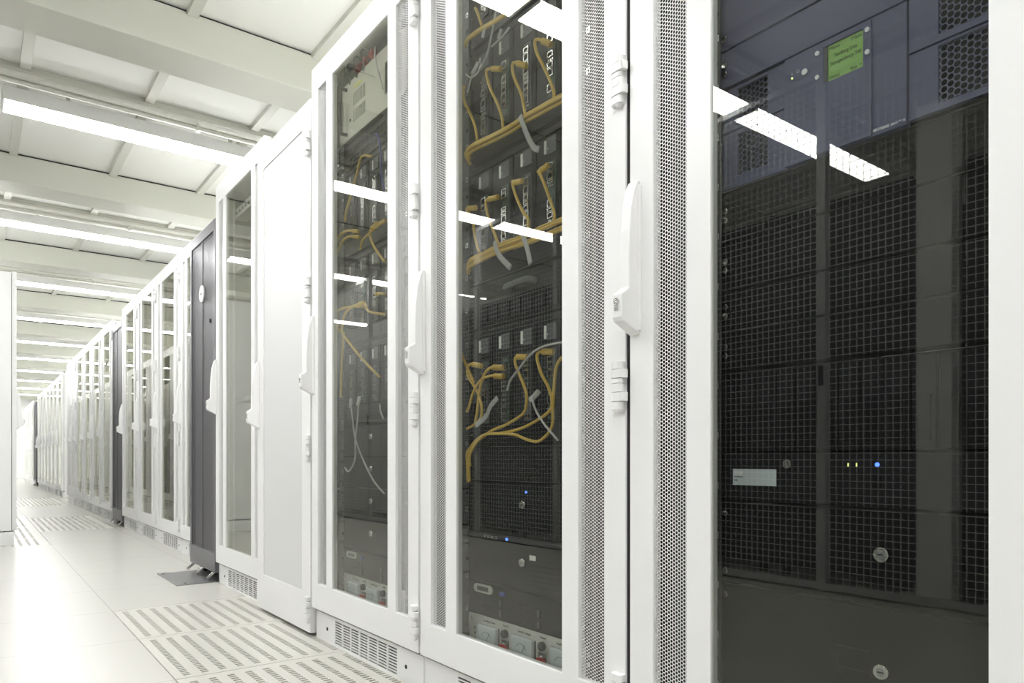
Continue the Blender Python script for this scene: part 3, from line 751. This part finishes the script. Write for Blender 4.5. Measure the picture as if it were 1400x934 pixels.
# meter panel
def meter_panel(X, yc, z, lab):
    t = thing('power_meter_panel', (X, yc, z), lab, 'meter panel', 'power meter panels')
    H = 0.088
    fr = link('front_panel', MB().plate(0.0, 0.003, [-0.2415, -0.19, -0.10, -0.045, 0.045, 0.10, 0.19, 0.2415], [0.0, 0.004, 0.066, H], lambda i, j: i in (1, 3, 5) and j == 1), ALU, t)
    mb = MB()
    for k in range(12): mb.box(0.004, 0.010, -0.215, 0.215, 0.004 + 0.0035 * k * 0.9, 0.006 + 0.0035 * k * 0.9)
    link('vent_slats', mb, BLACK, t)
    link('panel_backing', MB().box(0.012, 0.30, -0.215, 0.215, 0.0, H), BLACK, t)
    for k, y in enumerate((0.145, 0.0, -0.145)):
        m = link('meter', MB().box(-0.010, 0.002, y - 0.040, y + 0.040, 0.022, 0.066), METERF, t, bevel=0.003)
        pts = [(-0.0104, y + 0.022 * math.cos(a), 0.030 + 0.022 * math.sin(a)) for a in [PI * (0.15 + 0.07 * q) for q in range(11)]]
        mb = MB().tube(pts, 0.0005, 5, 1); mb.tube([(-0.0104, y - 0.002, 0.03), (-0.0104, y - 0.016, 0.052)], 0.0005, 5, 1)
        mb.box(-0.0112, -0.010, y - 0.010, y + 0.010, 0.0225, 0.0255)
        link('meter_scale', mb, PRINTK, m)
        put_text('panel_print', ('Feeding Point', 'Feed B1 / Output', 'Feed B2 / Output')[k], 0.0075, fr, -0.0004, y + 0.024, 0.0745, PRINTK, width=0.05)
    for k, y in enumerate((0.0725, -0.0725)):
        link('rotary_knob', MB().cyl((-0.009, y, 0.060), 'x', 0.0105, 0.010, 22), BLACK2, t)
        link('switch_plate', MB().box(-0.002, 0.0, y - 0.012, y + 0.016, 0.026, 0.044), MIDG, t)
        rb = link('red_button', MB().cyl((-0.016, y, 0.026), 'x', 0.0105, 0.014, 22), REDC, t, bevel=0.001); rb['label'] = 'round red push button'
        link('toggle', MB().tube([(-0.002, y - 0.006, 0.034), (-0.014, y - 0.007, 0.040)], 0.0028, 8, 1), STEEL, t)
        put_text('panel_print', ('Feed 01', 'Output')[k], 0.0065, fr, -0.0004, y + 0.012, 0.0775, PRINTK, width=0.022)
    mb = MB(); [mb.cyl((-0.0035, s * 0.228, 0.072), 'x', 0.0058, 0.004, 16) for s in (1, -1)]; link('mounting_screws', mb, STEEL, t)
    mb = MB(); [mb.box(-0.001, 0.0, 0.205, 0.211, 0.02 + 0.014 * q, 0.026 + 0.014 * q) for q in range(3)]; link('panel_marks', mb, MIDG, t)
meter_panel(EX, 1.35, 0.1665, 'pale meter panel with red buttons at the bottom of the yellow-cabled cabinet')
meter_panel(EX, 2.15, 0.1675, 'pale meter panel with red buttons, in the cabinet beside the solid white door')

# --- cabinet 1 contents
t = thing('industrial_computer', (EX, 2.15, 1.765), 'beige steel rack computer with black handle, slotted vents and yellow sticker, near the top', 'rack computer')
H = 0.195
mb = MB()
ys = [-0.2415, -0.205, -0.10, 0.03] + [0.03 + 0.012 * k + o for k in range(1, 9) for o in (0.0, 0.006)] + [0.2415]
ys = sorted(set(round(a, 4) for a in ys))
zs = [0.0, 0.045, 0.085, 0.10, 0.145, H - 0.02, H]
def ph(i, j):
    y = (ys[i] + ys[i + 1]) / 2; wv = ys[i + 1] - ys[i]
    if -0.205 < y < -0.10: return j in (1, 2, 3)
    if 0.04 < y < 0.14 and wv < 0.0065 and abs(wv - 0.006) < 1e-4 and (round((ys[i] - 0.03) / 0.006) % 2 == 0): return j in (1, 3)
    return False
link('front', MB().plate(-0.012, -0.009, ys, zs, ph), BEIGE, t)
mb = MB().box(-0.009, 0.5, -0.215, 0.215, 0.002, H - 0.002); link('chassis', mb, BLACK, t)
link('handle', MB().tube([(-0.012, 0.185, 0.02), (-0.034, 0.187, 0.02), (-0.036, 0.188, 0.04), (-0.036, 0.188, 0.155), (-0.034, 0.187, 0.175), (-0.012, 0.185, 0.175)], 0.006, 8, 4), BLACK2, t)
link('yellow_sticker', MB().box(-0.0128, -0.012, 0.07, 0.128, 0.158, 0.166), LABELY, t)
link('lock', MB().cyl((-0.015, 0.155, 0.06), 'x', 0.004, 0.004, 12), SEAM, t)
t, c = rack_unit('patch_bay', EX, 2.15, 1.963, 0.045, 'dark patch panel with red plugs above the beige rack computer', 'patch panel')
for k in range(3):
    y = 0.11 - k * 0.055
    p = link('plug', MB().box(-0.016, 0.0, y - 0.018, y + 0.010, 0.012, 0.030), REDC, t, bevel=0.001)
    tag(link('patch_cable', MB().tube([(EX - 0.012, 2.15 + y, 1.985), (EX - 0.03, 2.15 + y + 0.012, 2.0), (EX - 0.032, 2.15 + y + 0.03, 1.992), (EX - 0.018, 2.15 + y + 0.042, 1.965), (EX - 0.012, 2.15 + y + 0.05, 1.95)], 0.003), MIDG), 'short grey patch cable at the %s red plug above the beige computer' % ('left', 'middle', 'right')[k], 'cable', 'grey cables at the red plugs')
t, c = rack_unit('network_switch', EX, 2.15, 1.675, 0.084, 'dark network switch under the beige rack computer', 'network switch')
mb = MB()
for r in range(2):
    for k in range(14): mb.plate(-0.003, 0.0, [0.2 - 0.025 * k - 0.019, 0.2 - 0.025 * k - 0.017, 0.2 - 0.025 * k - 0.002, 0.2 - 0.025 * k], [0.012 + r * 0.034, 0.014 + r * 0.034, 0.028 + r * 0.034, 0.030 + r * 0.034], lambda i, j: i == 1 and j == 1)
link('port_frames', mb, MIDG, t)
t2 = thing('power_socket_strip', (EX - 0.018, 2.15 + 0.245, 1.68), 'small metal socket block left of the network switch', 'socket strip')
link('frame', MB().plate(0.0, 0.012, [-0.02, -0.016, 0.016, 0.02], [0.0, 0.006, 0.074, 0.08], lambda i, j: i == 1 and j == 1), ZINC, t2)
mb = MB(); [mb.box(-0.002, 0.01, -0.012 + q * 0.013, -0.002 + q * 0.013, 0.010 + r * 0.016, 0.021 + r * 0.016) for q in range(2) for r in range(4)]; link('socket', mb, STEEL, t2)
ch = [(1.365, 0.305, 'black blade chassis under the network switch, beside the solid white door'), (1.055, 0.305, 'second black blade chassis beside the solid white door, with yellow loops'), (0.79, 0.26, 'third black blade chassis beside the solid white door, with grey plugs')]
for i, (z, h, lab) in enumerate(ch): make_chassis(EX, 2.15, z, h, lab, 'black blade chassis beside the solid white door', seed=i + 11)
for i in range(4):
    drawer_unit(EX, 2.15, 0.3480 + 0.1065 * i, 0.1045, 'black locked rack unit beside the solid white door, %s from the bottom of four' % place(i), 'locked rack units beside the solid white door', yl=0.012)

# ------------------------------------------------------------------ cables
YEL2 =[
  [(1.426,1.619),(1.465,1.633),(1.474,1.627),(1.467,1.604),(1.452,1.572),(1.430,1.538),(1.409,1.494),(1.403,1.462)],
  [(1.324,1.582),(1.356,1.601),(1.364,1.592),(1.356,1.564),(1.332,1.521),(1.324,1.498),(1.314,1.458)],
  [(1.231,1.589),(1.268,1.615),(1.277,1.608),(1.268,1.580),(1.246,1.543),(1.217,1.488),(1.210,1.459),(1.231,1.456)],
  [(1.581,1.638),(1.578,1.634),(1.576,1.598),(1.552,1.560),(1.526,1.516),(1.514,1.472)],
  [(1.531,1.820),(1.514,1.801),(1.492,1.753)],
  [(1.532,1.306),(1.559,1.310),(1.554,1.300),(1.533,1.275),(1.521,1.227),(1.504,1.184)],
  [(1.439,1.307),(1.468,1.308),(1.476,1.298),(1.465,1.263),(1.433,1.205),(1.423,1.184)],
  [(1.339,1.316),(1.362,1.317),(1.352,1.286),(1.325,1.240),(1.304,1.214),(1.304,1.185)],
  [(1.243,1.320),(1.260,1.312),(1.239,1.269),(1.211,1.208),(1.210,1.189),(1.223,1.176)],
  [(1.510,0.897),(1.542,0.904),(1.559,0.895),(1.556,0.873),(1.523,0.841),(1.504,0.814),(1.494,0.785),(1.504,0.757),(1.562,0.737)],
  [(1.418,0.883),(1.448,0.886),(1.476,0.876),(1.497,0.846),(1.507,0.814),(1.513,0.779),(1.523,0.750)],
  [(1.413,0.861),(1.454,0.865),(1.497,0.857),(1.529,0.830),(1.549,0.795),(1.559,0.781)],
  [(1.323,0.898),(1.350,0.901),(1.353,0.884),(1.334,0.852),(1.312,0.814),(1.312,0.782),(1.328,0.763),(1.389,0.742),(1.448,0.730),(1.491,0.713),(1.542,0.689),(1.562,0.675),(1.560,0.641),(1.557,0.598)],
  [(1.226,0.899),(1.261,0.902),(1.271,0.889),(1.255,0.852),(1.231,0.821),(1.218,0.789),(1.226,0.767),(1.271,0.747),(1.334,0.730),(1.407,0.722),(1.479,0.720),(1.529,0.700),(1.552,0.675),(1.551,0.63),(1.548,0.60)],
  [(1.190,0.883),(1.202,0.862),(1.209,0.822),(1.214,0.776),(1.218,0.729),(1.261,0.700),(1.307,0.704),(1.356,0.717),(1.436,0.721),(1.485,0.717),(1.542,0.675),(1.545,0.64)],
  [(1.606,1.012),(1.603,0.978),(1.589,0.939),(1.562,0.899),(1.529,0.856)],
]
BUND2 =[
  [(1.557,1.434),(1.562,1.454),(1.533,1.461),(1.478,1.457),(1.409,1.452),(1.360,1.451),(1.313,1.453),(1.264,1.451),(1.228,1.450),(1.146,1.446)],
  [(1.571,1.738),(1.557,1.745),(1.510,1.744),(1.465,1.738),(1.422,1.732),(1.320,1.721),(1.282,1.718),(1.15,1.715)],
  [(1.562,1.152),(1.544,1.168),(1.487,1.171),(1.412,1.176),(1.332,1.174),(1.249,1.177),(1.140,1.177)],
  [(1.558,1.141),(1.533,1.155),(1.412,1.163),(1.285,1.157),(1.140,1.160)],
]
GREY2 =[
  [(1.430,1.764),(1.443,1.707),(1.465,1.664),(1.501,1.639),(1.533,1.639),(1.557,1.657)],
  [(1.514,1.668),(1.533,1.637),(1.550,1.607)],
  [(1.170,0.914),(1.245,0.911),(1.291,0.897),(1.334,0.869),(1.367,0.845),(1.378,0.823)],
  [(1.271,0.811),(1.281,0.802),(1.271,0.773),(1.241,0.739),(1.192,0.700)],
  [(1.452,1.683),(1.400,1.680),(1.368,1.689)],
]
STRAP2 =[
  [(1.324,1.460),(1.313,1.436),(1.290,1.393),(1.271,1.367),(1.253,1.357)],
  [(1.428,1.192),(1.412,1.157),(1.362,1.113)],
  [(1.318,1.183),(1.299,1.143),(1.287,1.106)],
  [(1.418,0.808),(1.448,0.789),(1.466,0.766),(1.510,0.744)],
  [(1.474,1.742),(1.478,1.730),(1.483,1.718)],
  [(1.405,1.704),(1.411,1.695),(1.417,1.685)],
]
YEL1 =[
  [(2.238,1.425),(2.314,1.444),(2.383,1.437),(2.414,1.394),(2.424,1.338)],
  [(2.229,1.403),(2.295,1.419),(2.353,1.413),(2.393,1.381)],
  [(2.098,1.415),(2.132,1.398),(2.115,1.355),(2.065,1.306),(2.029,1.276)],
  [(2.040,1.408),(2.115,1.393),(2.184,1.380),(2.202,1.353)],
  [(2.193,1.176),(2.257,1.175),(2.324,1.162),(2.353,1.118),(2.343,1.092),(2.257,1.032),(2.149,0.965),(2.065,0.919)],
  [(2.211,1.171),(2.295,1.178),(2.383,1.180),(2.389,1.140),(2.373,1.104)],
  [(2.184,1.167),(2.132,1.135),(2.029,1.111)],
  [(2.098,1.186),(2.060,1.182),(2.029,1.173)],
  [(2.349,1.101),(2.353,1.003),(2.363,0.873)],
  [(2.132,1.641),(2.193,1.658),(2.229,1.615),(2.276,1.558),(2.314,1.512),(2.324,1.478)],
]
GREY1 =[
  [(2.220,0.863),(2.217,0.792),(2.235,0.727),(2.239,0.656),(2.287,0.616),(2.320,0.629)],
  [(2.285,0.859),(2.257,0.794),(2.235,0.727),(2.175,0.656),(2.098,0.589),(2.022,0.550)],
  [(2.101,1.981),(2.081,1.920),(2.032,1.817)],
  [(2.065,0.830),(2.050,0.81),(2.029,0.784)],
]
CX = 1.030
def path(p, dx=0.0, lift=0.0, endin=True):
    n = len(p); out = []
    for i, (y, z) in enumerate(p):
        x = CX + dx
        if i == 0: x += 0.006
        out.append((x, y, z))
    return out
def cable(p, r, matl, lab, grp, dx=0.0, plug=False):
    t = thing('patch_cable', (0, 0, 0), lab, 'cable', grp)
    link('cord', MB().tube(path(p, dx), r), matl, t)
    if plug:
        (y0, z0), (y1, z1) = p[0], p[1]
        dy, dz = y1 - y0, z1 - z0; L = math.hypot(dy, dz); dy, dz = dy / L, dz / L
        e = 0.026
        mb = MB().tube([(CX + dx + 0.008, y0 - dy * 0.004, z0 - dz * 0.004), (CX + dx + 0.004, y0 + dy * e * 0.6, z0 + dz * e * 0.6), (CX + dx, y0 + dy * e, z0 + dz * e)], 0.0072, 8, 2, flat=0.0055)
        link('plug', mb, matl, t)
    return t
lbl = ['looping from the third-from-left blade of the second chassis', 'looping from the middle blade of the second chassis', 'looping from the right blade of the second chassis', 'bending down at the left rail beside the second chassis', 'dropping into the top bundle beside the left rail',
 'from the leftmost blade of the third chassis', 'from the second blade of the third chassis', 'from the middle blade of the third chassis', 'from the right blade of the third chassis',
 'from the leftmost blade of the mid-height chassis', 'from the upper plug of the doubled pair at mid height', 'from the lower plug of the doubled pair at mid height', 'with a long S-bend from the middle blade at mid height', 'with a long S-bend from the right blade at mid height', 'sagging lowest along the right edge of the glass', 'hanging in the dark gap left of the rail']
for i, p in enumerate(YEL2):
    cable(p, 0.0036, YELLOW, 'yellow cable ' + lbl[i], 'yellow cables behind the middle glass door', dx=-0.001 * (i % 3), plug=(i not in (3, 4, 14, 15)))
lb2 = ['yellow cable strand running along the foot of the second chassis', 'yellow cable strand running along the foot of the top chassis', 'upper yellow strand along the foot of the third chassis', 'lower yellow strand along the foot of the third chassis']
for i, p in enumerate(BUND2):
    nm = ('main', 'slightly raised', 'slightly lowered')
    for k in range(3 if i == 0 else 2):
        dz = (0, 0.0075, -0.0075)[k]
        pp = [(y, z + dz) for y, z in p]
        cable(pp, 0.0040, YELLOW, lb2[i] + ', ' + nm[k], 'bundled yellow cables behind the middle glass door', dx=(-0.004, 0.0, 0.001)[k])
lg = ['thin grey cable sweeping past the top yellow bundle', 'thin grey cable hanging from a grey plug by the left rail', 'long pale grey cable arching across the mid-height chassis', 'pale grey cable curling down to the right under the mid-height chassis', 'short grey cable crossing the second chassis top']
for i, p in enumerate(GREY2): cable(p, 0.0026, GREYC, lg[i], 'grey cables behind the middle glass door', dx=-0.006, plug=(i in (1, 3)))
ls = ['long grey strap hanging from the bundle of the second chassis', 'left grey strap hanging over the black cover panel', 'right grey strap hanging over the black cover panel', 'grey strap curling left under the mid-height chassis', 'short grey strap wrapped round the top bundle, left one', 'short grey strap wrapped round the top bundle, right one']
for i, p in enumerate(STRAP2):
    tag(link('hook_and_loop_strap', MB().tube([(CX - 0.009 + 0.001 * i, y, z) for y, z in p], 0.0075, 8, 5, flat=0.0012), VELCRO), ls[i], 'strap', 'grey cable straps')
ly = ['upper of two arcs at the left rail', 'lower of two arcs at the left rail', 'looping down to the right edge, upper', 'slanting down from the right edge', 'long one slanting down to the right edge', 'rounding the left rail at mid height', 'curving right at mid height', 'short one at the right edge', 'hanging straight down along the left rail', 'rising to the network switch']
for i, p in enumerate(YEL1): cable(p, 0.0042, YELLOW, 'yellow cable beside the beige computer cabinet door, ' + ly[i], 'yellow cables beside the solid white door', dx=-0.001 * (i % 2), plug=i in (0, 1, 2, 3, 4, 5, 6, 7))
lg1 = ['thin grey cable hooking left at the locked units', 'thin grey cable drooping to the right across the locked units', 'thin grey cable crossing the beige rack computer', 'short grey cable at the right edge above the locked units']
for i, p in enumerate(GREY1): cable(p, 0.0028, GREYC, lg1[i], 'grey cables beside the solid white door', dx=-0.004, plug=i < 2)
t = tag(link('blue_cable', MB().tube([(1.032, 2.10, 1.70), (1.022, 2.06, 1.68), (1.022, 2.04, 1.62), (1.03, 2.05, 1.55), (1.03, 2.03, 1.50)], 0.003), BLUEC), 'dark blue cable at the right edge below the network switch', 'cable')
# black harnesses in the side gaps
for yc, lab in ((1.35, 'black cable harness hanging in the gap left of the yellow-cabled racks'), (2.15, 'black cable harness hanging in the gap left of the beige computer')):
    t = thing('cable_harness', (1.07, yc + 0.30, 0.15), lab, 'cable harness', 'black cable harnesses')
    for q in range(5):
        rr = random.Random(q + int(yc * 10))
        pts = [(0.03 * rr.random(), -0.02 + 0.014 * q + 0.012 * math.sin(z * 4 + q), z) for z in [0.0, 0.3, 0.6, 0.9, 1.2, 1.5, 1.8]]
        link('cord', MB().tube(pts, 0.0045), BLACKC, t)
    for z in (0.4, 1.0, 1.55): link('cable_tie', MB().tube([(0.015 + 0.035 * math.cos(a * PI / 6), 0.008 + 0.045 * math.sin(a * PI / 6), z) for a in range(13)], 0.003, 6, 1), VELCRO, t)

# --- equipment in the farther cabinets
sv = None
def far_server(X, yc, z, lab):
    global sv
    if sv is None:
        sv = drawer_unit(X, yc, z, 0.086, lab, 'servers in the far cabinets'); return sv
    return dup(sv, (X, yc, z), lab, 'servers in the far cabinets')
for ci, yc in enumerate([5.75, 7.35, 9.56, 10.36, 8.76]):
    for k in range(7):
        if (k * 3 + ci) % 4 == 3: continue
        far_server(1.20, yc, 0.22 + 0.0885 * k * 1.3, 'dark server glimpsed through far glass door %s, %s from the bottom' % (place(ci), place(k)))
# shelf parts of the empty cabinet
t = thing('cable_duct', (1.09, 3.582, 1.9), 'light grey slotted duct across the top inside the empty cabinet', 'cable duct')
mb = MB().box(0, 0.06, -0.26, 0.26, 0.0, 0.05); link('duct', mb, WHITE_IN, t)
mb = MB(); [mb.box(-0.001, 0.0, -0.24 + q * 0.05, -0.215 + q * 0.05, 0.018, 0.032) for q in range(10)]; link('duct_slots', mb, SEAM, t)
for z, lab in ((1.62, 'thin steel shelf in the empty cabinet, upper'), (0.95, 'thin steel shelf in the empty cabinet, lower')):
    t = thing('rack_shelf', (1.09, 3.582, z), lab, 'shelf', 'shelves in the empty cabinet')
    link('tray', MB().box(0.0, 0.5, -0.235, 0.235, 0.0, 0.003), ZINC, t); link('lip', MB().box(-0.002, 0.0, -0.2415, 0.2415, -0.002, 0.02), ZINC, t)

# ------------------------------------------------------------------ opposite side of the aisle
fx = -1.36
def make_mesh_panel(w):
    t = thing('mesh_fence_panel', (0, 0, 0), 'x', 'fence')
    H = 2.58; p = 0.0338; mb = MB(); r = 0.0014
    n = int(w / p)
    for i in range(1, n):
        y = i * w / n; mb.box(-r, r, y - r, y + r, 0.04, H - 0.02)
    m = int((H - 0.06) / p)
    for j in range(1, m):
        z = 0.04 + j * (H - 0.06) / m; mb.box(r * 0.5, r * 2.5, 0.02, w - 0.02, z - r, z + r)
    link('wire_mesh', mb, MESHW, t)
    link('bottom_rail', MB().box(-0.016, 0.016, 0.0, w, 0.012, 0.046), FENCEP, t); link('top_rail', MB().box(-0.016, 0.016, 0.0, w, H - 0.03, H), FENCEP, t)
    mb = MB().box(-0.02, 0.02, -0.021, 0.021, 0.0, H); pst = link('post', mb, FENCEP, t)
    link('latch_plate', MB().box(0.02, 0.026, -0.012, 0.012, 1.02, 1.12), BLACK2, pst)
    return t
mp = None
for k in range(9):
    y = -1.135 + 1.015 * k
    lab = 'grey wire mesh fence panel, %s from the camera end, seen reflected in glass' % place(k)
    if mp is None: mp = make_mesh_panel(1.015); mp['label'] = lab; mp['group'] = 'wire mesh fence panels'; mp.location = (fx, y, 0)
    else: dup(mp, (fx, y, 0), lab, 'wire mesh fence panels')
def make_black_rack(body, door, hh):
    t = thing('equipment_rack', (0, 0, 0), 'x', 'rack'); H = hh
    link('body', MB().box(-0.95, -0.03, -0.395, 0.395, 0.05, H), body, t, bevel=0.004)
    mb = MB().plate(-0.03, -0.006, [-0.395, -0.34, 0.34, 0.395], [0.06, 0.13, H - 0.08, H], lambda i, j: i == 1 and j == 1); d = link('door', mb, door, t, bevel=0.003)
    link('door_panel', MB().box(-0.022, -0.014, -0.34, 0.34, 0.13, H - 0.08), door, d)
    link('door_handle', MB().box(-0.006, 0.02, 0.345, 0.37, 0.95, 1.15), body, d, bevel=0.004)
    for s in (-1, 1):
        for x in (-0.1, -0.88): link('foot', MB().cyl((x, s * 0.33, 0.0), 'z', 0.025, 0.05, 12), BLACKC, t)
    return t
bk = None
for k, y in enumerate((-1.2, -0.4, 0.98, 2.00, 2.81, 3.62, 4.43, 5.24)):
    lab = 'black rack behind the wire mesh fence, %s from the camera end' % place(k)
    if bk is None: bk = make_black_rack(BLACK, BLACK, 2.03); bk['label'] = lab; bk['group'] = 'black racks behind the fence'; bk.location = (-1.62, y, 0)
    else: dup(bk, (-1.62, y, 0), lab, 'black racks behind the fence')
bk = make_black_rack(GRACK, GRACK, 2.19); bk.location = (-1.62, 6.05, 0); bk['label'] = 'mid grey rack behind the wire mesh fence, nearest of the grey ones'; bk['group'] = 'grey racks behind the fence'
for k in range(1, 4): dup(bk, (-1.62, 6.05 + 0.81 * k, 0), 'mid grey rack behind the wire mesh fence, %s of the grey ones' % place(k), 'grey racks behind the fence')
cl = thing('wall_post', (-1.56, 1.48, 0), 'white square post between the black racks behind the fence', 'post')
link('post', MB().box(-0.12, 0.0, -0.075, 0.075, 0.0, 2.32), WHITE, cl, bevel=0.003)
